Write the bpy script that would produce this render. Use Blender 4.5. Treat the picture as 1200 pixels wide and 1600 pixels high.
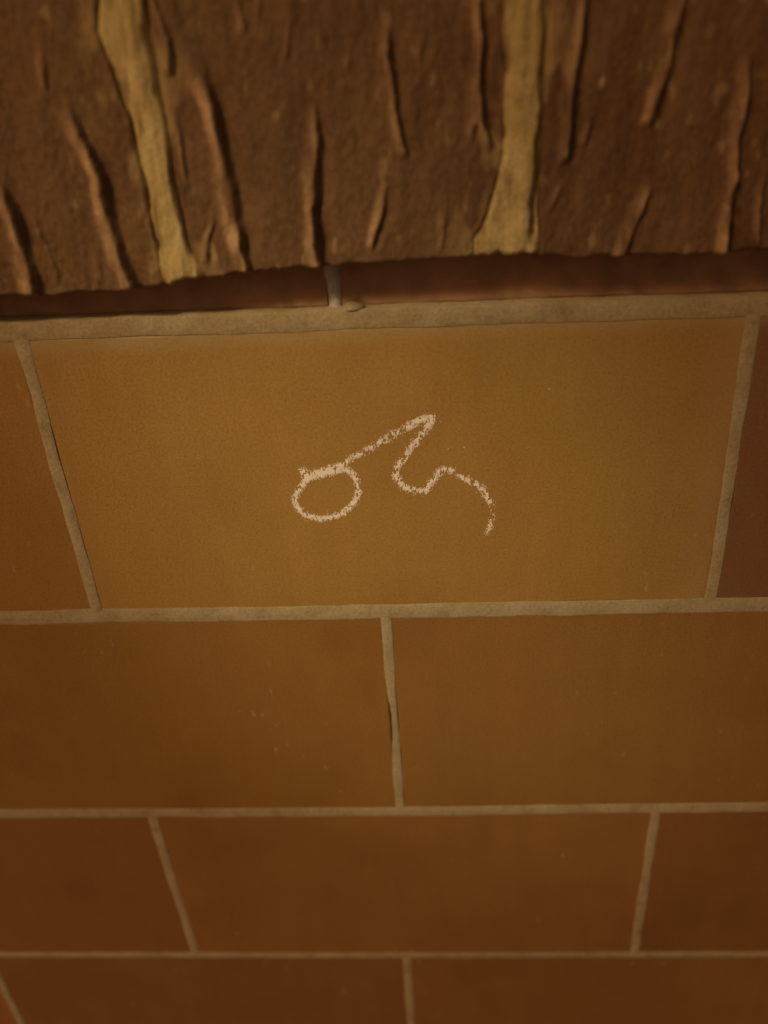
import bpy, math, random
import numpy as np
from mathutils import Matrix, Vector

for o in list(bpy.data.objects):
    bpy.data.objects.remove(o)
scene = bpy.context.scene
COL = scene.collection

# ---------------------------------------------------------------- camera
Z0 = 1.25                                    # height of the topmost tile joint above the pavement
cam_d = bpy.data.cameras.new('camera')
cam = bpy.data.objects.new('camera', cam_d); COL.objects.link(cam)
right = Vector((0.99811, 0.03208, -0.0525)); up = Vector((0.02967, 0.49658, 0.86748)); fwd = Vector((-0.0539, 0.8674, -0.49469))
cam.matrix_world = Matrix(((right.x, up.x, -fwd.x, 0.2208), (right.y, up.y, -fwd.y, -0.4094),
                           (right.z, up.z, -fwd.z, Z0 + 0.1141), (0, 0, 0, 1)))
cam_d.sensor_fit = 'VERTICAL'; cam_d.sensor_height = 24.0; cam_d.sensor_width = 18.0
cam_d.lens = 18.0; cam_d.clip_start = 0.02; cam_d.clip_end = 200
cam_d.dof.use_dof = True; cam_d.dof.focus_distance = 0.465; cam_d.dof.aperture_fstop = 2.0
scene.camera = cam

# ---------------------------------------------------------------- night sky, faint last light, exposure
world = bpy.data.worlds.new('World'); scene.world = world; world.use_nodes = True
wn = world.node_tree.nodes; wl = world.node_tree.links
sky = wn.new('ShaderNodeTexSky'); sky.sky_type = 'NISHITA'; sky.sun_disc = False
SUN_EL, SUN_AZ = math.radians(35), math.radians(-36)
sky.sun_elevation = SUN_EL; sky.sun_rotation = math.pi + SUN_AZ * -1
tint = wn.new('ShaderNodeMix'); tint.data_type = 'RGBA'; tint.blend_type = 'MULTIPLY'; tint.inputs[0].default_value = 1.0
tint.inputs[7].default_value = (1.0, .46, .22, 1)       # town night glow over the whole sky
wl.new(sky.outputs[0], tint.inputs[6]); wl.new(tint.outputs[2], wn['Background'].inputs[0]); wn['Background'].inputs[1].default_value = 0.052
sd = bpy.data.lights.new('sun', 'SUN'); sd.energy = 1.0; sd.angle = math.radians(10); sd.color = (1, .53, .17)
sun = bpy.data.objects.new('sun', sd); COL.objects.link(sun)
sdir = Vector((math.sin(SUN_AZ) * math.cos(SUN_EL), -math.cos(SUN_AZ) * math.cos(SUN_EL), math.sin(SUN_EL)))
sun.rotation_euler = sdir.to_track_quat('Z', 'Y').to_euler(); sun.location = sdir * 5
vs = scene.view_settings
vs.view_transform = 'Standard'; vs.look = 'None'; vs.exposure = 0.0; vs.gamma = 1.0; vs.use_curve_mapping = False

# ---------------------------------------------------------------- helpers
rng = np.random.default_rng(7)
random.seed(7)

def link(name, mesh, mat=None, parent=None):
    o = bpy.data.objects.new(name, mesh); COL.objects.link(o)
    if mat is not None and not mesh.materials: mesh.materials.append(mat)
    if parent is not None: o.parent = parent
    return o

def mesh_from(name, v, f, smooth=False):
    me = bpy.data.meshes.new(name); me.from_pydata([tuple(map(float, p)) for p in v], [], f)
    if smooth: me.polygons.foreach_set('use_smooth', [True] * len(me.polygons))
    me.update(); return me

def lattice(seed):
    return np.random.default_rng(seed).random((256, 256))
LAT = [lattice(s) for s in range(8)]

def vnoise(x, y, k=0):
    x = np.asarray(x, float); y = np.asarray(y, float); T = LAT[k % 8]
    xi = np.floor(x).astype(int); yi = np.floor(y).astype(int); fx = x - xi; fy = y - yi
    fx = fx * fx * (3 - 2 * fx); fy = fy * fy * (3 - 2 * fy)
    a = T[xi & 255, yi & 255]; b = T[(xi + 1) & 255, yi & 255]; c = T[xi & 255, (yi + 1) & 255]; d = T[(xi + 1) & 255, (yi + 1) & 255]
    return ((a * (1 - fx) + b * fx) * (1 - fy) + (c * (1 - fx) + d * fx) * fy) * 2 - 1

def fbm(x, y, k=0, n=4):
    s = 0; a = 1.0
    for i in range(n):
        s = s + a * vnoise(x * 2 ** i + 17.3 * i, y * 2 ** i - 9.1 * i, k + i); a *= .5
    return s

def sstep(t):
    t = np.clip(t, 0, 1); return t * t * (3 - 2 * t)

# ---------------------------------------------------------------- materials
def newmat(name):
    m = bpy.data.materials.new(name); m.use_nodes = True
    return m, m.node_tree.nodes, m.node_tree.links, m.node_tree.nodes['Principled BSDF']

def noise(n, l, co, scale, detail=4, rough=.55, sc3=None):
    t = n.new('ShaderNodeTexNoise'); t.inputs['Scale'].default_value = scale
    t.inputs['Detail'].default_value = detail; t.inputs['Roughness'].default_value = rough
    if sc3:
        mp = n.new('ShaderNodeMapping'); mp.inputs['Scale'].default_value = sc3
        l.new(co, mp.inputs[0]); l.new(mp.outputs[0], t.inputs[0])
    else: l.new(co, t.inputs[0])
    return t.outputs[0]

def ramp(n, l, src, stops):
    r = n.new('ShaderNodeValToRGB'); e = r.color_ramp.elements
    while len(e) < len(stops): e.new(.5)
    for i, (p, c) in enumerate(stops):
        e[i].position = p; e[i].color = (*c, 1) if len(c) == 3 else c
    l.new(src, r.inputs[0]); return r.outputs[0]

def mix(n, l, a, b, fac, mode='MIX'):
    m = n.new('ShaderNodeMix'); m.data_type = 'RGBA'; m.blend_type = mode
    for s, v in ((0, fac), (6, a), (7, b)):
        if isinstance(v, (int, float)): m.inputs[s].default_value = v
        elif isinstance(v, tuple): m.inputs[s].default_value = (*v, 1)
        else: l.new(v, m.inputs[s])
    return m.outputs[2]

def bump(n, l, h, bsdf, strength, dist, prev=None):
    b = n.new('ShaderNodeBump'); b.inputs['Strength'].default_value = strength; b.inputs['Distance'].default_value = dist
    l.new(h, b.inputs['Height'])
    if prev is not None: l.new(prev, b.inputs['Normal'])
    l.new(b.outputs[0], bsdf.inputs['Normal']); return b.outputs[0]

def clay_tile_mat():
    m, n, l, b = newmat('fired_clay_tile')
    geo = n.new('ShaderNodeNewGeometry').outputs['Position']
    oi = n.new('ShaderNodeObjectInfo')
    big = ramp(n, l, noise(n, l, geo, 9, 4), [(.28, (.88, .81, .78)), (.50, (1, 1, 1)), (.74, (1.08, 1.07, 1.0))])
    c = mix(n, l, oi.outputs['Color'], big, .75, 'MULTIPLY')
    streak = ramp(n, l, noise(n, l, geo, 1, 5, .6, (60, 60, 11)), [(.35, (.86, .84, .82)), (.6, (1.05, 1.05, 1.05))])
    c = mix(n, l, c, streak, .25, 'MULTIPLY')
    fine = ramp(n, l, noise(n, l, geo, 640, 3, .75), [(.32, (.70, .66, .62)), (.5, (1, 1, 1)), (.70, (1.22, 1.2, 1.15))])
    c = mix(n, l, c, fine, .75, 'MULTIPLY')
    spk = ramp(n, l, noise(n, l, geo, 190, 2, .5, (1, 1, .45)), [(.655, (0, 0, 0)), (.76, (1, 1, 1))])
    msk = ramp(n, l, noise(n, l, geo, 13, 3), [(.48, (0, 0, 0)), (.66, (.6, .6, .6))])
    f = mix(n, l, spk, msk, 1.0, 'MULTIPLY')
    c = mix(n, l, c, (.50, .44, .36), f)
    # mortar wiped thinly over the tiles along the top bed joint and beside one head joint
    sep = n.new('ShaderNodeSeparateXYZ'); l.new(geo, sep.inputs[0])
    def rng_(src, a, b_, m):
        r = n.new('ShaderNodeMapRange'); r.interpolation_type = 'SMOOTHSTEP'
        for i, v in enumerate((a, b_, 0.0, m)): r.inputs[1 + i].default_value = v
        l.new(src, r.inputs[0]); return r.outputs[0]
    def mul(a, b_):
        q = n.new('ShaderNodeMath'); q.operation = 'MULTIPLY'; l.new(a, q.inputs[0]); l.new(b_, q.inputs[1]); return q.outputs[0]
    wipe = ramp(n, l, noise(n, l, geo, 45, 5, .65, (.5, 1, 1)), [(.25, (.25, .25, .25)), (.65, (1, 1, 1))])
    c = mix(n, l, c, (.42, .38, .29), mul(rng_(sep.outputs['Z'], Z0 - .0165, Z0 - .0045, .55), wipe))
    side = mul(rng_(sep.outputs['X'], .370, .392, .2), rng_(sep.outputs['Z'], Z0 - .197, Z0 - .192, 1.0))
    side = mul(side, rng_(sep.outputs['X'], .399, .394, 1.0))
    c = mix(n, l, c, (.42, .38, .29), mul(side, wipe))
    l.new(c, b.inputs['Base Color'])
    l.new(ramp(n, l, noise(n, l, geo, 30, 4), [(.3, (.46, .46, .46)), (.7, (.60, .60, .60))]), b.inputs['Roughness'])
    p = bump(n, l, noise(n, l, geo, 260, 4, .6, (1, 1, .6)), b, .22, .0008)
    bump(n, l, noise(n, l, geo, 24, 3, .5), b, .25, .002, p)
    return m

def rough_brick_mat():
    m, n, l, b = newmat('torn_face_brick')
    geo = n.new('ShaderNodeNewGeometry').outputs['Position']
    c = ramp(n, l, noise(n, l, geo, 26, 5, .6, (1, 1, .5)), [(.25, (.102, .061, .035)), (.5, (.148, .088, .048)), (.75, (.190, .118, .064))])
    at = n.new('ShaderNodeAttribute'); at.attribute_name = 'lit_flank'
    c = mix(n, l, c, (.54, .39, .25), at.outputs['Fac'])  # light on the ridges' lit side, painted into the brick colour
    fine = ramp(n, l, noise(n, l, geo, 380, 4, .7), [(.3, (.6, .57, .55)), (.5, (1, 1, 1)), (.72, (1.35, 1.3, 1.25))])
    c = mix(n, l, c, fine, .6, 'MULTIPLY')
    spk = ramp(n, l, noise(n, l, geo, 150, 2, .5, (1, 1, .5)), [(.73, (0, 0, 0)), (.80, (.8, .8, .8))])
    c = mix(n, l, c, (.42, .31, .20), spk)
    du = n.new('ShaderNodeAttribute'); du.attribute_name = 'smear'
    c = mix(n, l, c, (.40, .32, .17), du.outputs['Fac'])
    l.new(c, b.inputs['Base Color']); b.inputs['Roughness'].default_value = .74
    p = bump(n, l, noise(n, l, geo, 330, 5, .65, (1, 1, .55)), b, .40, .0012)
    bump(n, l, noise(n, l, geo, 80, 4, .6, (1, 1, .35)), b, .22, .003, p)
    return m

def mortar_mat(name, base, warm, k=1.0, dirt=None):
    m, n, l, b = newmat(name)
    geo = n.new('ShaderNodeNewGeometry').outputs['Position']
    c = ramp(n, l, noise(n, l, geo, 38, 4), [(.3, warm), (.65, base)])
    g = ramp(n, l, noise(n, l, geo, 520, 3, .7), [(.3, (.68, .66, .62)), (.5, (1, 1, 1)), (.72, (1.2, 1.2, 1.18))])
    c = mix(n, l, c, g, .7, 'MULTIPLY')
    d = ramp(n, l, noise(n, l, geo, 70, 4, .6), [(.30, (.66, .60, .52)), (.48, (1, 1, 1))])
    c = mix(n, l, c, d, .6 * k, 'MULTIPLY')
    if dirt:                                  # brick dust ground into the edges of the joint
        at = n.new('ShaderNodeAttribute'); at.attribute_name = dirt
        c = mix(n, l, c, (.18, .11, .06), at.outputs['Fac'])
    l.new(c, b.inputs['Base Color']); b.inputs['Roughness'].default_value = .9
    bump(n, l, noise(n, l, geo, 420, 4, .7), b, .5, .0010)
    return m

def plain_mat(name, col, rough=.6, metal=0.0, vary=.2, scale=40):
    m, n, l, b = newmat(name)
    geo = n.new('ShaderNodeNewGeometry').outputs['Position']
    lo = tuple(x * (1 - vary) for x in col); hi = tuple(x * (1 + vary) for x in col)
    l.new(ramp(n, l, noise(n, l, geo, scale, 4), [(.3, lo), (.7, hi)]), b.inputs['Base Color'])
    b.inputs['Roughness'].default_value = rough; b.inputs['Metallic'].default_value = metal
    bump(n, l, noise(n, l, geo, scale * 6, 3), b, .3, .001)
    return m

M_TILE = clay_tile_mat(); M_ROUGH = rough_brick_mat()
M_MORTAR = mortar_mat('grey_buff_mortar', (.42, .39, .31), (.34, .30, .20))
M_MORTAR_B = mortar_mat('brown_buff_mortar', (.40, .36, .27), (.34, .285, .185))
M_MORTAR_Y = mortar_mat('ochre_mortar', (.60, .535, .31), (.46, .395, .185), 1.0, 'dirty')
M_MORTAR_G = mortar_mat('grey_mortar', (.46, .47, .49), (.40, .40, .40))
M_BAND = plain_mat('red_clay', (.29, .175, .115), .7, 0, .25, 60)
M_CORE = plain_mat('wall_core', (.10, .08, .06), .9)
M_CHALK = plain_mat('white_chalk', (.90, .895, .97), .95, 0, .06, 300)
M_PAVE = plain_mat('paving', (.16, .15, .14), .85, 0, .25, 6)
M_STONE = plain_mat('coping_stone', (.22, .18, .13), .8, 0, .2, 20)

# ---------------------------------------------------------------- ground
g = mesh_from('pavement', [(-60, -60, 0), (60, -60, 0), (60, 60, 0), (-60, 60, 0)], [(0, 1, 2, 3)])
pave = link('pavement', g, M_PAVE); pave['kind'] = 'structure'

# ---------------------------------------------------------------- the wall
wall = bpy.data.objects.new('tile_wall', None); COL.objects.link(wall)
wall['label'] = 'wall of smooth tan clay tiles under a course of torn-face brown bricks'
wall['category'] = 'wall'

XMIN, XMAX = -1.004, 1.396                   # ends of the wall
def zz(mm): return Z0 + mm * .001

def box(x0, x1, y0, y1, z0, z1):
    v = [(x, y, z) for x in (x0, x1) for y in (y0, y1) for z in (z0, z1)]
    f = [(0, 1, 3, 2), (4, 6, 7, 5), (0, 4, 5, 1), (2, 3, 7, 6), (0, 2, 6, 4), (1, 5, 7, 3)]
    return v, f
v, f = box(XMIN + .01, XMAX - .01, .020, .28, .0, zz(220)); link('wall_core', mesh_from('wall_core', v, f), M_CORE, wall)

# bed joints: measured height (mm from Z0) along x (mm)
BED = {0: ([-1000, -10, 97, 202, 304, 387, 1400], [9, 2.0, .5, -.2, -1.3, -2.2, -8]),
       1: ([-1000, -71, 62, 191, 317, 440, 1400], [-189, -193.7, -194.7, -195.6, -196.1, -197, -201]),
       2: ([-1000, -131, 181, 477, 1400], [-391, -391.1, -392.1, -390.7, -389]),
       3: ([-1000, -192, 171, 514, 1400], [-588, -587.8, -587.9, -585.1, -582])}
for k in range(4, 7): BED[k] = ([-1000, 1400], [-587 - 195.6 * (k - 3)] * 2)
BEDH = {0: 5.0, 1: 5.6, 2: 5.0, 3: 4.2}       # half thickness, mm
def bedz(k, x): return float(np.interp(x * 1000, *BED[k]))

# head joints per row: x (mm) at top and bottom of the row
HEAD = {1: {-2: (-802, -804), -1: (-401, -402), 0: (.1, -1.2), 1: (397.2, 403.7), 2: (800, 802), 3: (1200, 1200)},
        2: {-3: (-1004, -1004), -2: (-606, -606), -1: (-207, -206), 0: (192.4, 194.5), 1: (592, 593), 2: (993, 994), 3: (1396, 1396)},
        3: {-2: (-806, -806), -1: (-406, -405), 0: (-6.2, -4.8), 1: (392.6, 397.2), 2: (794, 796), 3: (1197, 1197)},
        4: {-3: (-1004, -1004), -2: (-606, -606), -1: (-204.8, -208.2), 0: (191.7, 192.2), 1: (592, 592), 2: (993, 993), 3: (1396, 1396)},
        5: {-2: (-803, -803), -1: (-403, -403), 0: (-3, -3), 1: (396, 396), 2: (796, 796), 3: (1197, 1197)},
        6: {-3: (-1004, -1004), -2: (-606, -606), -1: (-206, -206), 0: (193, 193), 1: (592, 592), 2: (993, 993), 3: (1396, 1396)}}
for r in (1, 3, 5):
    HEAD[r][-3] = (-1004, -1004); HEAD[r][4] = (1396, 1396)
HEADH = 3.7                                   # half thickness, mm

TINT = {(1, 0): (.365, .242, .086), (1, -1): (.322, .195, .062), (1, 1): (.215, .122, .068),
        (2, -1): (.286, .167, .052), (2, 0): (.280, .163, .055),
        (3, -1): (.248, .132, .052), (3, 0): (.288, .160, .058), (3, 1): (.238, .128, .052),
        (4, -1): (.235, .128, .058), (4, 0): (.262, .145, .058)}

def tile_mesh(r, k0, k1, seed, fine):
    a, b = HEAD[r][k0], HEAD[r][k1]
    hj = HEADH - .6
    xl = lambda t: a[0] + (a[1] - a[0]) * t + hj
    xr = lambda t: b[0] + (b[1] - b[0]) * t - hj
    top = lambda x: np.interp(x, *BED[r - 1]) - BEDH.get(r - 1, 5) + .8
    bot = lambda x: np.interp(x, *BED[r]) + BEDH.get(r, 5) - .8
    nx, nz = (56, 28) if fine else (2, 1)
    pts = []                                  # outline, counter-clockwise seen from the front
    for i in range(nx): x = xl(1) + (xr(1) - xl(1)) * i / nx; pts.append((x, bot(x)))
    for i in range(nz): t = i / nz; pts.append((xr(1 - t), bot(xr(1)) + (top(xr(0)) - bot(xr(1))) * t))
    for i in range(nx): x = xr(0) + (xl(0) - xr(0)) * i / nx; pts.append((x, top(x)))
    for i in range(nz): t = i / nz; pts.append((xl(t), top(xl(0)) + (bot(xl(1)) - top(xl(0))) * t))
    P = np.array(pts); cx, cz = P.mean(0)
    n = len(P); s = np.arange(n)
    jit = (fbm(s * .23, seed * 3.7 + s * 0, seed, 4) * .45) if fine else np.zeros(n)
    def ring(inset, y, extra):
        Q = P.copy()
        d = np.stack([np.clip(P[:, 0] - cx, -1, 1) * 0, P[:, 1] * 0], 1)
        x0, x1, z0, z1 = P[:, 0].min(), P[:, 0].max(), P[:, 1].min(), P[:, 1].max()
        sx = np.where(P[:, 0] < cx, 1, -1) * (np.minimum(P[:, 0] - x0, x1 - P[:, 0]) < 8)
        sz = np.where(P[:, 1] < cz, 1, -1) * (np.minimum(P[:, 1] - z0, z1 - P[:, 1]) < 8)
        Q[:, 0] += sx * (inset + extra); Q[:, 1] += sz * (inset + extra)
        return [(q[0] * .001, y, zz(q[1])) for q in Q]
    rings = [ring(0, .055, jit * 0), ring(0, .0010, jit), ring(.4, .0003, jit), ring(1.3, 0.0, jit * .8)]
    v = [p for rg in rings for p in rg]; f = []
    for j in range(3):
        for i in range(n):
            i2 = (i + 1) % n; f.append((j * n + i, j * n + i2, (j + 1) * n + i2, (j + 1) * n + i))
    f.append(tuple(range(3 * n, 4 * n)))
    return mesh_from('clay_tile', v, f)

CHALKED = None
for r in range(1, 7):
    ks = sorted(HEAD[r])
    for k0, k1 in zip(ks[:-1], ks[1:]):
        fine = r <= 4 and HEAD[r][k1][0] > -260 and HEAD[r][k0][0] < 620
        o = link('clay_tile', tile_mesh(r, k0, k1, r * 7 + k0, fine), M_TILE, wall)
        c = TINT.get((r, k0))
        if c is None:
            q = random.uniform(.85, 1.1); c = (.30 * q, .15 * q, .062 * q)
        o.color = (*c, 1)
        if (r, k0) == (1, 0): CHALKED = o
v, f = box(XMIN, XMAX, .003, .27, 0, zz(bedz(6, 0)) - .006)
link('footing', mesh_from('footing', v, f), M_STONE, wall)

def strip(path, half, crown, seed, wander=.5, depth=8.0, side_gap=0.0, horizontal=True, gapfn=None):
    """mortar bead along a path of (x, z) in mm; crowned cross-section with uneven edges"""
    P = np.array(path); n = len(P)
    d = np.gradient(P, axis=0); d /= np.linalg.norm(d, axis=1)[:, None]
    nrm = np.stack([-d[:, 1], d[:, 0]], 1)    # left of travel
    s = np.concatenate([[0], np.cumsum(np.linalg.norm(np.diff(P, axis=0), axis=1))])
    T = np.array([-1.0, -.86, -.6, -.3, 0, .3, .6, .86, 1.0])
    hl = half + .3 + fbm(s * .045, s * 0 + seed, seed) * wander; hr = half + .3 + fbm(s * .045, s * 0 + seed + 40, seed + 1) * wander
    if gapfn is not None: hr = hr - gapfn(P)
    hl = np.broadcast_to(hl, (n,)); hr = np.broadcast_to(hr, (n,))
    v = []; f = []
    lump = fbm(s * .09, s * 0 + seed + 9, seed + 2) * .22
    for i in range(n):
        for t in T:
            w = hl[i] if t < 0 else hr[i]
            q = P[i] - nrm[i] * (w * t) if not horizontal else P[i] + nrm[i] * (w * t)
            h = crown * (1 - abs(t) ** 2.2) - .02 + (lump[i] + .16 * float(vnoise(s[i] * .8, t * 5 + seed, seed))) * (1 - abs(t))
            v.append((q[0] * .001, -h * .001, zz(q[1])))
        # roots
        for t in (-1.0, 1.0):
            w = hl[i] if t < 0 else hr[i]
            q = P[i] - nrm[i] * (w * t) if not horizontal else P[i] + nrm[i] * (w * t)
            v.append((q[0] * .001, depth * .001, zz(q[1])))
    m = len(T) + 2
    for i in range(n - 1):
        a, b = i * m, (i + 1) * m
        for j in range(len(T) - 1): f.append((a + j, b + j, b + j + 1, a + j + 1))
        f.append((a + len(T), b + len(T), b, a)); f.append((a + len(T) - 1, b + len(T) - 1, b + len(T) + 1, a + len(T) + 1))
    me = mesh_from('mortar_joint', v, f, True)
    return me

def xs_path():
    return np.concatenate([np.linspace(-1000, -260, 8)[:-1], np.arange(-260, 600, 2.0), np.linspace(600, 1392, 9)])
for k in range(0, 7):
    xs = xs_path() if k < 4 else np.linspace(-1000, 1392, 10)
    zs = np.interp(xs, *BED[k]) + fbm(xs * .012, xs * 0 + k, k) * .3
    me = strip(np.stack([xs, zs], 1), BEDH.get(k, 5.0) + .1, .40 if k else .55, 3 + k, .45, 22)
    link('mortar_joint', me, M_MORTAR if k else M_MORTAR_B, wall)
for r in HEAD:
    for k, (xa, xb) in HEAD[r].items():
        if k in (-3,) or xa > 1390: continue
        fine = r <= 4 and -260 < xa < 620
        zt = np.interp(xa, *BED[r - 1]) - BEDH.get(r - 1, 5) + 1.5; zb = np.interp(xb, *BED[r]) + BEDH.get(r, 5) - 1.5
        t = np.linspace(0, 1, 100 if fine else 3)
        xs = xa + (xb - xa) * t + fbm(t * 2.1, t * 0 + k * 5 + r, r) * .5 - .5; zs_ = zt + (zb - zt) * t
        def gap(P, r=r, k=k):
            z = P[:, 1]; g = .5 + .6 * fbm(z * .03, z * 0 + r * 9 + k, r, 3)
            if (r, k) == (2, 0): g = g + 3.0 * np.exp(-((z + 300) / 34) ** 2)
            return np.clip(g, 0, 4.2)
        me = strip(np.stack([xs, zs_], 1), HEADH + .1, .45, 20 + r * 5 + k, .3, 22, horizontal=False, gapfn=gap if fine else None)
        link('mortar_joint', me, M_MORTAR, wall)

# measured relief of the rough course and the chalk strokes, mm on the wall
RIDGES = [
    ([(22.8, 77.6), (24.7, 63.0), (24.9, 41.8), (24.1, 25.3)], 9.3, 3.5, 1.2),
    ([(35.7, 62.5), (37.1, 44.4), (38.0, 31.8)], 5.7, 1.2, 0.5),
    ([(64.2, 106.7), (66.5, 96.0), (71.3, 78.0), (71.8, 57.8), (72.7, 36.5), (75.9, 24.3)], 11.2, 3.4, 1.2),
    ([(61.6, 44.8), (61.5, 30.7)], 4.5, 1.0, 0.5),
    ([(110.7, 149.0), (113.5, 139.7), (114.2, 129.0), (113.6, 120.0)], 4.9, 2.6, 0.6),
    ([(113.0, 102.9), (112.0, 89.7), (111.9, 76.0)], 4.7, 1.3, 0.6),
    ([(126.9, 118.6), (129.5, 104.6), (130.9, 91.4), (132.2, 75.0), (132.7, 57.9), (133.6, 43.0), (135.2, 31.5)], 10.3, 3.4, 1.2),
    ([(125.2, 64.0), (120.8, 52.6), (115.8, 37.7)], 5.0, 1.2, 0.5),
    ([(175.8, 101.7), (175.6, 90.5), (174.2, 78.5), (171.6, 58.9), (170.9, 38.2), (171.5, 32.0)], 7.6, 3.2, 1.3),
    ([(210.6, 130.9), (210.9, 115.4), (212.6, 97.8), (216.1, 81.8)], 7.1, 2.6, 1.1),
    ([(206.5, 68.6), (203.5, 57.4), (198.8, 41.4)], 6.0, 1.8, 0.8),
    ([(195.2, 128.2), (191.6, 117.6)], 3.3, 1.0, 0.5),
    ([(148.1, 146.9), (147.7, 133.1)], 6.0, 1.6, 0.7),
    ([(155.7, 146.5), (155.7, 138.5)], 3.8, 1.2, 0.9),
    ([(250.1, 141.3), (250.8, 125.2), (249.9, 108.4), (251.2, 93.2), (255.9, 83.0)], 6.5, 3.0, 1.4),
    ([(246.2, 108.6), (247.8, 86.9)], 4.0, 1.4, 0.8),
    ([(295.0, 138.9), (293.3, 125.3), (291.3, 111.2), (290.5, 93.8), (290.6, 75.4)], 6.3, 3.2, 1.3),
    ([(301.3, 93.2), (298.5, 81.7)], 4.0, 1.5, 1.0),
    ([(334.2, 136.7), (332.6, 120.9), (330.6, 106.7), (326.6, 88.9)], 6.8, 3.0, 1.2),
    ([(330.0, 65.3), (326.9, 51.5), (323.0, 40.1), (319.5, 29.8)], 7.6, 2.2, 0.7),
    ([(316.5, 102.5), (315.1, 96.3)], 3.3, 1.0, 0.5),
    ([(366.3, 112.0), (366.9, 89.9), (367.2, 71.6), (367.7, 55.2), (368.2, 30.0)], 8.1, 3.6, 1.3),
    ([(381.0, 68.3), (381.7, 51.7), (383.8, 34.3)], 5.2, 2.0, 1.0),
    ([(235.9, 64.4), (232.5, 38.4)], 6.0, 0.9, 0.3),
    ([(284.2, 53.5), (287.3, 61.9), (290.8, 67.2)], 4.2, 1.4, 0.6),
    ([(168.5, 139.0), (165.5, 122.6)], 4.9, 0.8, 0.4),
    ([(227.1, 133.5), (223.9, 117.1)], 4.9, 0.8, 0.4),
    ([(58.0, 135.6), (55.4, 116.1)], 5.6, 1.0, 0.4),
]
JL = [(88.4, 152.5), (84.0, 136.6), (88.0, 116.9), (90.7, 98.8), (91.5, 71.4), (91.7, 41.8), (92.5, 24.5)]
JLr = [(109.2, 151.3), (108.7, 135.2), (107.6, 115.9), (107.6, 97.9), (106.9, 70.6), (108.7, 41.1), (111.1, 23.7)]
JR = [(259.5, 143.1), (260.4, 115.2), (262.2, 90.1), (259.9, 63.2), (254.7, 46.2), (248.7, 33.1)]
JRr = [(279.9, 141.9), (279.8, 114.2), (279.4, 89.2), (279.3, 62.3), (279.0, 48.0), (280.7, 31.6)]
BOT = [(-14.0, 24.4), (6.3, 24.2), (26.6, 24.6), (50.2, 25.1), (76.7, 24.9), (107.2, 29.3), (136.8, 31.4), (156.2, 32.1), (175.4, 32.4), (216.7, 33.0), (266.7, 34.4), (297.8, 31.1), (328.6, 30.3), (359.2, 29.8), (389.3, 30.5), (407.3, 30.3)]
CHALK = [([(151.8, -93.1), (145.9, -100.5), (140.8, -108.5), (142.6, -116.0), (149.0, -121.1), (156.8, -123.1), (164.9, -121.4), (172.1, -117.8), (178.2, -111.3), (181.2, -104.0), (180.3, -96.7), (177.1, -91.1), (172.1, -88.5)], 4.1, 1.35), ([(147.6, -90.0), (153.3, -91.4), (158.5, -90.4), (165.1, -88.2), (173.0, -86.1)], 4.3, 1.25), ([(148.4, -88.3), (149.3, -94.8), (155.0, -93.2), (162.3, -91.7), (170.8, -89.9)], 4.6, 1.35), ([(173.0, -85.3), (179.0, -81.7), (185.0, -78.2), (191.4, -75.5)], 4.2, 1.0), ([(194.0, -73.6), (198.6, -70.7), (204.3, -67.1), (207.5, -65.4)], 4.8, 1.0), ([(210.6, -64.4), (215.7, -60.9), (220.6, -58.8), (227.4, -58.2)], 5.3, 1.1), ([(226.8, -57.4), (224.8, -62.3), (221.4, -66.9), (217.8, -71.5), (213.3, -76.7), (209.9, -82.9), (205.3, -88.3), (203.4, -92.5), (204.2, -96.8), (208.5, -102.3), (215.5, -105.5), (221.3, -105.7), (225.3, -99.7), (229.8, -93.0), (234.3, -91.2), (238.1, -93.0)], 4.8, 1.0), ([(241.2, -95.7), (247.6, -99.8), (253.3, -102.9), (256.8, -108.1), (260.5, -115.6)], 4.5, 1.05), ([(260.5, -115.6), (261.7, -124.6), (260.7, -130.7), (258.5, -136.8)], 3.6, 0.65)]
FAINT = [(60.0, -80.3), (67.9, -79.7), (73.1, -78.6), (84.8, -78.6), (87.5, -78.7), (96.4, -78.2), (291.8, -42.7), (235.1, -78.8), (244.8, -77.9), (4.9, -85.1)]
LAMP = (-0.50, -1.21, 2.29); AIM = (0.215, 0.0, 1.07); LAMP_W = 52.0; LAMP_COL = (1.0, 0.80, 0.40); SPOT = 15.5

# ---------------------------------------------------------------- torn-face brick course over a recessed red band
FACE = -.020                                  # the rough bricks stand 20 mm proud of the tiles
TOPZ = 196.0

def band(x0, x1, seed):
    n = 60; xs = np.linspace(x0, x1, n)
    prof = [(60, .040), (60, .012), (6.6, .0098), (4.6, .0112), (2.5, .016), (2.5, .040)]
    v = []; f = []
    for x in xs:
        e = .9 * float(fbm(x * .02, seed, seed)); o = .6 * float(fbm(x * .05, seed + 5, seed))
        for (z, y) in prof:
            v.append((x * .001, y + (o * .0008 if z < 50 else 0), zz(z + (e * .5 if z < 20 else 0) + (np.interp(x, *BED[0]) * .9))))
    m = len(prof)
    for i in range(n - 1):
        for j in range(m - 1): f.append((i * m + j, (i + 1) * m + j, (i + 1) * m + j + 1, i * m + j + 1))
    f.append(tuple(range(m))); f.append(tuple(range((n - 1) * m, n * m))[::-1])
    return mesh_from('band_brick', v, f)
BJ = [-1000, -626, -226, 174.5, 575, 975, 1392]
for a, b in zip(BJ[:-1], BJ[1:]):
    link('band_brick', band(a + 3.6, b - 3.6, int(a) % 50), M_BAND, wall)
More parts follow.
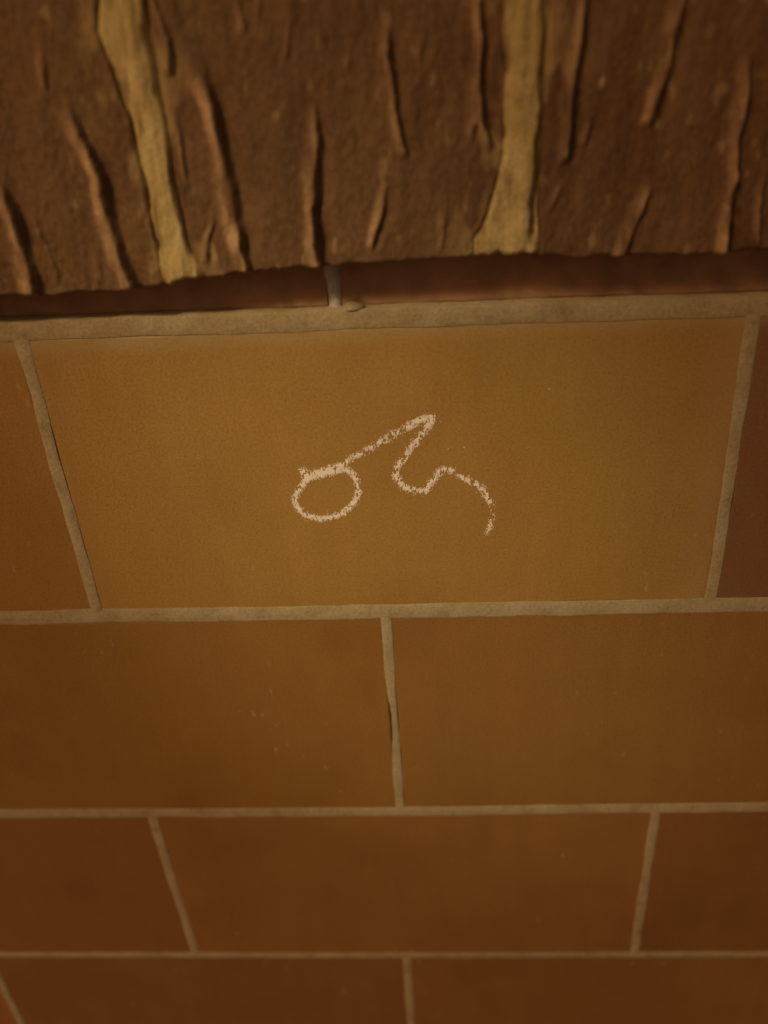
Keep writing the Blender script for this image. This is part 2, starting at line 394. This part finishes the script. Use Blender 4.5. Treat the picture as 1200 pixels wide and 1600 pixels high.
for x in BJ[1:-1]:                            # the band's own upright joints: a finger-wide dab of grey mortar
    n = 22; v = []; f = []
    t = np.linspace(0, 1, n)
    for i in range(n):
        z = 1.0 + 44 * t[i]; w = 4.7 + .6 * float(fbm(z * .12, x, 3)) + 1.2 * max(0, 1 - t[i] * 6)
        for s in (-1.0, -.7, -.3, .1, .5, .8, 1.0):
            h = 5.2 * (1 - abs(s) ** 2.5) + .5 * float(fbm(z * .2, s * 3 + x, 2))
            v.append(((x + w * s + .8 * float(fbm(z * .05, x, 5))) * .001, .0125 - h * .001, zz(z + np.interp(x, *BED[0]))))
    for i in range(n - 1):
        for j in range(6): f.append((i * 7 + j, i * 7 + j + 1, (i + 1) * 7 + j + 1, (i + 1) * 7 + j))
    link('mortar_joint', mesh_from('mortar_joint', v, f, True), M_MORTAR_G, wall)
# squeezed-out blob of mortar beside the middle band joint
v = []; f = []; na, nb = 18, 9
for j in range(nb):
    ph = (j / (nb - 1)) * math.pi / 2
    for i in range(na):
        th = 2 * math.pi * i / na; q = 1 + .25 * float(fbm(math.cos(th) * 1.5 + 3, math.sin(th) * 1.5, 1))
        v.append(((185 + 6.5 * q * math.cos(th) * math.cos(ph)) * .001, .006 - .0075 * math.sin(ph), zz(6.0 + 2.3 * q * math.sin(th) * math.cos(ph))))
for j in range(nb - 1):
    for i in range(na):
        f.append((j * na + i, j * na + (i + 1) % na, (j + 1) * na + (i + 1) % na, (j + 1) * na + i))
link('mortar_blob', mesh_from('mortar_blob', v, f, True), M_MORTAR, wall)

def curve_x(pts, z):
    p = sorted(pts, key=lambda q: q[1]); return np.interp(z, [q[1] for q in p], [q[0] for q in p])
def bottom(x): return np.interp(x, [q[0] for q in BOT], [q[1] for q in BOT])

def torn_height(X, Z, fine, seed):
    """outward relief in mm of the torn brick face, and where the lit flank of a ridge is painted paler"""
    h = 1.1 * fbm(X * .030 + seed, Z * .012, seed, 3) + .55 * fbm(X * .16, Z * .05 + seed, seed + 1, 3)
    h += .28 * fbm(X * .55, Z * .30, seed + 2, 3)
    pale = np.zeros_like(X)
    if fine: R = RIDGES
    else:                                     # bricks the photo does not show: the same kind of tears, at random
        r = np.random.default_rng(seed + 100); R = []
        for i in range(9):
            x = r.uniform(X.min(), X.max()); z = r.uniform(60, 190); L = r.uniform(30, 110); sl = r.uniform(-.12, .12)
            R.append(([(x, z), (x + sl * L, z - L)], r.uniform(4, 8), r.uniform(1.5, 3.4), 1.0))
    for i, (pts, w, a, d) in enumerate(R):
        zt, zb = pts[0][1], pts[-1][1]
        if zt < zb: zt, zb = zb, zt
        xf = curve_x(pts, Z) + .9 * fbm(Z * .09, Z * 0 + i * 3.1, i, 4)
        ww = .82 * w * (1 + .35 * vnoise(Z * .07, Z * 0 + i * 2.3, i))
        s = (X - xf) / ww
        tl = sstep((zt + 5 - Z) / 20) * sstep((Z - zb + 3) / 5)
        tl = tl * (.8 + .35 * vnoise(Z * .11, Z * 0 + i * 5.7, i + 3))
        up_ = np.where((s > -1) & (s <= 0), sstep(s + 1), 0)
        d = d * .85; a = a * 1.15; drop = np.where((s > 0) & (s <= .42), 1 - sstep(s / .42) * (1 + d), 0)
        rec = np.where((s > .42) & (s < 1.5), -d * (1 - sstep((s - .42) / 1.08)), 0)
        h = h + a * tl * (up_ + drop + rec)
        pale = np.maximum(pale, tl * np.where((s > -.9) & (s < .12), sstep((s + .9) / .5), 0) * min(1, a / 3.2))  # painted highlight: left flank and crest of each ridge
    return h, np.clip(pale, 0, 1)

def torn_brick(xl, xr, fine, seed, step):
    """xl, xr: functions of z (mm); relief grid on the front, plain sides running back into the wall"""
    zs_n = int((TOPZ - 24) / step); x_mid0, x_mid1 = float(np.mean(xl(np.array([90.0])))), float(np.mean(xr(np.array([90.0]))))
    xs_n = max(4, int((x_mid1 - x_mid0) / step))
    U, T = np.meshgrid(np.linspace(0, 1, xs_n), np.linspace(0, 1, zs_n))
    Zr = 24 + T * (TOPZ - 24)
    X = xl(Zr) + (xr(Zr) - xl(Zr)) * U
    zb = bottom(X) + .7 * fbm(X * .16, X * 0 + seed, seed, 4)
    Z = zb + (TOPZ - zb) * T
    h, pale = torn_height(X, Z, fine, seed)
    dj = np.minimum(X - X.min(1)[:, None], X.max(1)[:, None] - X) / 13.0
    smear = np.exp(-dj ** 1.3) * sstep((fbm(X * .11, Z * .05 + seed, seed + 3, 4) + .15) / .9) * .75
    smear += .5 * sstep((fbm(X * .20, Z * .09 - seed, seed + 4, 4) - .75) / .5)
    pale = np.clip(pale * (.65 + .6 * fbm(X * .25, Z * .06, seed + 5, 3)), 0, 1)
    ed = np.minimum(X - X.min(1)[:, None], X.max(1)[:, None] - X)
    rr = 2.6 + .9 * fbm(Z * .12, X * 0, seed, 3)
    h -= 3.2 * np.clip(1 - ed / rr, 0, 1) ** 2
    h -= 2.6 * np.clip(1 - (Z - zb) / (2.2 + .9 * fbm(X * .14, X * 0 + 4, seed, 3)), 0, 1) ** 2
    h = np.clip(h, -7, 7)
    n = X.size; V = np.stack([X.ravel() * .001, FACE - h.ravel() * .001, Z0 + Z.ravel() * .001], 1)
    idx = np.arange(n).reshape(zs_n, xs_n)
    F = np.stack([idx[:-1, :-1], idx[:-1, 1:], idx[1:, 1:], idx[1:, :-1]], -1).reshape(-1, 4)
    ring = np.concatenate([idx[0, :], idx[1:, -1], idx[-1, -2::-1], idx[-2:0:-1, 0]])
    B = V[ring].copy(); B[:, 1] = .06
    k = len(ring); bi = n + np.arange(k)
    S = np.stack([ring, bi, np.roll(bi, -1), np.roll(ring, -1)], 1)
    VV = np.concatenate([V, B]); FF = np.concatenate([F, S])
    me = bpy.data.meshes.new('torn_brick')
    me.vertices.add(len(VV)); me.vertices.foreach_set('co', VV.ravel())
    me.loops.add(FF.size); me.loops.foreach_set('vertex_index', FF.ravel().astype(np.int32))
    me.polygons.add(len(FF)); me.polygons.foreach_set('loop_start', np.arange(0, FF.size, 4, dtype=np.int32))
    at = me.attributes.new('lit_flank', 'FLOAT', 'POINT')
    at.data.foreach_set('value', np.concatenate([pale.ravel() * .85, np.zeros(k)]).astype(np.float32))
    a2 = me.attributes.new('smear', 'FLOAT', 'POINT')
    a2.data.foreach_set('value', np.concatenate([np.clip(smear, 0, .8).ravel(), np.zeros(k)]).astype(np.float32))
    sm = np.ones(len(FF), bool); sm[len(F):] = False
    me.update(calc_edges=True); me.validate(); me.polygons.foreach_set('use_smooth', sm[:len(me.polygons)])
    return me

def mid(a, b): return lambda z: (curve_x(a, z) + curve_x(b, z)) / 2
cz = lambda c: (lambda z: np.full_like(np.asarray(z, float), c))
PERP = [cz(x) for x in (-934, -762, -590, -418, -246, -74)] + [mid(JL, JLr), mid(JR, JRr)] + [cz(x) for x in (442, 614, 786, 958, 1130, 1302)]
EDGE = [(lambda z, q=q: q(z) - 8.5, lambda z, q=q: q(z) + 8.5) for q in PERP]
EDGE[6] = (lambda z: curve_x(JL, z) + 1.5, lambda z: curve_x(JLr, z) - .5)
EDGE[7] = (lambda z: curve_x(JR, z) + 1.0, lambda z: curve_x(JRr, z) - 1.0)
ends = [(None, cz(-1004))] + EDGE + [(cz(1396), None)]
for i in range(len(ends) - 1):
    l_, r_ = ends[i][1], ends[i + 1][0]
    fine = i in (6, 7, 8)
    link('torn_brick', torn_brick(l_, r_, fine, 11 + i, .8 if fine else 3.5), M_ROUGH, wall)

def perp_mortar(le, re, fine, seed):
    """upright mortar joint between two torn bricks, smeared a little over their edges, ragged foot"""
    step = .8 if fine else 3.5
    nz = int((TOPZ - 24) / step); nx = 34 if fine else 8
    U, T = np.meshgrid(np.linspace(-1, 1, nx), np.linspace(0, 1, nz))
    Zr = 24 + T * (TOPZ - 24)
    c = (le(Zr) + re(Zr)) / 2; w = (re(Zr) - le(Zr)) / 2 + 2.4 + 1.5 * fbm(Zr * .09, np.sign(U) * 7 + seed, seed, 5)
    X = c + w * U
    zb = bottom(X) + .2 + .9 * fbm(X * .25, X * 0 + seed, seed, 4)
    Z = zb + (TOPZ - zb) * T
    a = np.abs(U)
    h = -.5 + 1.0 * (1 - a * a) + .8 * fbm(X * .05, Z * .02 + seed, seed, 3) + .7 * fbm(X * .25, Z * .03, seed + 1, 3) + .2 * fbm(X * .6, Z * .3, seed + 2, 3)
    h -= 4.5 * np.clip((a - .70) / .30, 0, 1) ** 1.8
    h += .9 * np.exp(-((Z - zb - 5) / 7) ** 2)
    h -= 3.0 * np.clip(1 - (Z - zb) / 2.0, 0, 1) ** 2
    # open crack along the right side
    crack = sstep((vnoise(Z * .03, Z * 0 + seed, seed) + .75) / .5) * np.exp(-((U - .74) / .13) ** 2)
    h -= 5.0 * crack * (sstep((Z - 34) / 12))
    n = X.size; V = np.stack([X.ravel() * .001, FACE - h.ravel() * .001, Z0 + Z.ravel() * .001], 1)
    idx = np.arange(n).reshape(nz, nx); F = np.stack([idx[:-1, :-1], idx[:-1, 1:], idx[1:, 1:], idx[1:, :-1]], -1).reshape(-1, 4)
    B = V[idx[0]].copy(); B[:, 1] = .05; bi = n + np.arange(nx)
    S = np.stack([idx[0][:-1], bi[:-1], bi[1:], idx[0][1:]], 1)
    me = mesh_from('mortar_joint', np.concatenate([V, B]), [tuple(map(int, q)) for q in np.concatenate([F, S])], True)
    dirty = sstep((a - .62 + .45 * fbm(X * .25, Z * .06, seed + 4, 4)) / .5) * .8 + .22 * sstep((fbm(X * .2, Z * .05, seed + 6, 4) - .2) / .6)
    at = me.attributes.new('dirty', 'FLOAT', 'POINT')
    at.data.foreach_set('value', np.concatenate([np.clip(dirty, 0, .9).ravel(), np.zeros(nx)]).astype(np.float32))
    return me
for i, (le, re) in enumerate(EDGE):
    link('mortar_joint', perp_mortar(le, re, i in (6, 7), 31 + i), M_MORTAR_Y, wall)

# coping stones on top, above the frame
for i in range(4):
    x0 = XMIN - .02 + i * .61; v, f = box(x0, x0 + .603, -.05, .31, zz(TOPZ) + .004, zz(TOPZ) + .064)
    link('coping_stone', mesh_from('coping_stone', v, f), M_STONE, wall)

# ---------------------------------------------------------------- chalk drawing: crumbs of chalk caught on the tile
r = np.random.default_rng(21); v = []; f = []
def crumb(x, z, a, b):
    n = 5; i0 = len(v); ph = r.uniform(0, 6.28); tl = r.normal(0, .25)
    for k in range(n):
        th = ph + 2 * math.pi * k / n; q = r.uniform(.6, 1.25)
        px, pz = a * q * math.cos(th), b * q * math.sin(th)
        v.append(((x + px + tl * pz) * .001, -.00008, zz(z + pz)))
    v.append((x * .001, -.00008 - r.uniform(.00010, .00030), zz(z)))
    for k in range(n): f.append((i0 + k, i0 + (k + 1) % n, i0 + n))
for pts, w, dens in CHALK:
    P = np.array(pts); L = np.linalg.norm(np.diff(P, axis=0), axis=1); s = np.concatenate([[0], np.cumsum(L)])
    N = int(s[-1] * w * 9 * dens)
    for _ in range(N):
        t = r.uniform(-.3, s[-1] + .3); x = np.interp(t, s, P[:, 0]); z = np.interp(t, s, P[:, 1])
        e = float(fbm(t * .35, w, 2, 3))
        dx, dz = r.normal(0, w * .24, 2)
        den = float(vnoise((x + dx) * 1.3, (z + dz) * .55, 4)) + .35 * float(vnoise((x + dx) * .5, (z + dz) * .4, 1))
        if den < -.22 + .25 * (1 - dens) - .3 * max(0, dens - 1): continue
        crumb(x + dx, z + dz + e * .4, r.uniform(.11, .32), r.uniform(.18, .58))
for x, z in FAINT[:6]:
    for _ in range(13): crumb(x + r.normal(0, 2.2), z + r.normal(0, .8), r.uniform(.05, .13), r.uniform(.15, .4))
for x, z in FAINT[6:]:
    for _ in range(3): crumb(x + r.normal(0, .4), z + r.normal(0, .5), .2, .4)
for _ in range(90): crumb(r.uniform(110, 290), r.uniform(-140, -45), r.uniform(.05, .12), r.uniform(.08, .25))
ck = link('chalk_drawing', mesh_from('chalk_drawing', v, f), M_CHALK, CHALKED)
ck['label'] = 'white chalk loop with a straight stroke and a wavy tail'
CHALKED['label'] = 'ochre tile with a white chalk drawing'

# ---------------------------------------------------------------- the lamp that lights the wall, on its post behind the viewer
def lathe(profile, n=28):
    v = []; f = []
    for (rad, h) in profile:
        for i in range(n): v.append((rad * math.cos(2 * math.pi * i / n), rad * math.sin(2 * math.pi * i / n), h))
    for j in range(len(profile) - 1):
        for i in range(n): f.append((j * n + i, j * n + (i + 1) % n, (j + 1) * n + (i + 1) % n, (j + 1) * n + i))
    f.append(tuple(range(n))[::-1]); f.append(tuple(range((len(profile) - 1) * n, len(profile) * n)))
    return v, f
M_METAL = plain_mat('black_lamp_metal', (.03, .03, .032), .45, .6)
M_LENS, n_, l_2, b_ = newmat('lit_lens')
b_.inputs['Base Color'].default_value = (.9, .8, .6, 1); b_.inputs['Emission Color'].default_value = (1, .62, .24, 1); b_.inputs['Emission Strength'].default_value = 6
LX, LY, LZ = LAMP
lamp = bpy.data.objects.new('lamp_post', None); COL.objects.link(lamp); lamp.location = (LX, LY, 0)
lamp['label'] = 'black post with a warm spotlight head aimed at the tile wall'; lamp['category'] = 'lamp'
v, f = lathe([(.11, 0), (.11, .015), (.05, .03), (.032, .06), (.026, .5), (.024, LZ - .14), (.03, LZ - .13), (.03, LZ - .11)])
link('post', mesh_from('post', v, f), M_METAL, lamp)
aim = (Vector(AIM) - Vector((LX, LY, LZ))).normalized()
q = aim.to_track_quat('Z', 'Y')
v, f = lathe([(.03, -.16), (.055, -.14), (.062, -.05), (.075, .0), (.078, .05), (.072, .05), (.066, .02)])
hd = link('lamp_head', mesh_from('lamp_head', v, f), M_METAL, lamp); hd.location = (0, 0, LZ); hd.rotation_mode = 'QUATERNION'; hd.rotation_quaternion = q
v, f = lathe([(.064, .0205), (.064, .024)])
ln = link('lens', mesh_from('lens', v, f), M_LENS, hd)
ld = bpy.data.lights.new('lamp_light', 'SPOT'); ld.energy = LAMP_W; ld.color = LAMP_COL; ld.shadow_soft_size = .08
ld.spot_size = math.radians(SPOT); ld.spot_blend = 1.0
lo = bpy.data.objects.new('lamp_light', ld); COL.objects.link(lo); lo.parent = lamp
lo.location = Vector((0, 0, LZ)) + aim * .08; lo.rotation_mode = 'QUATERNION'; lo.rotation_quaternion = (-aim).to_track_quat('Z', 'Y')
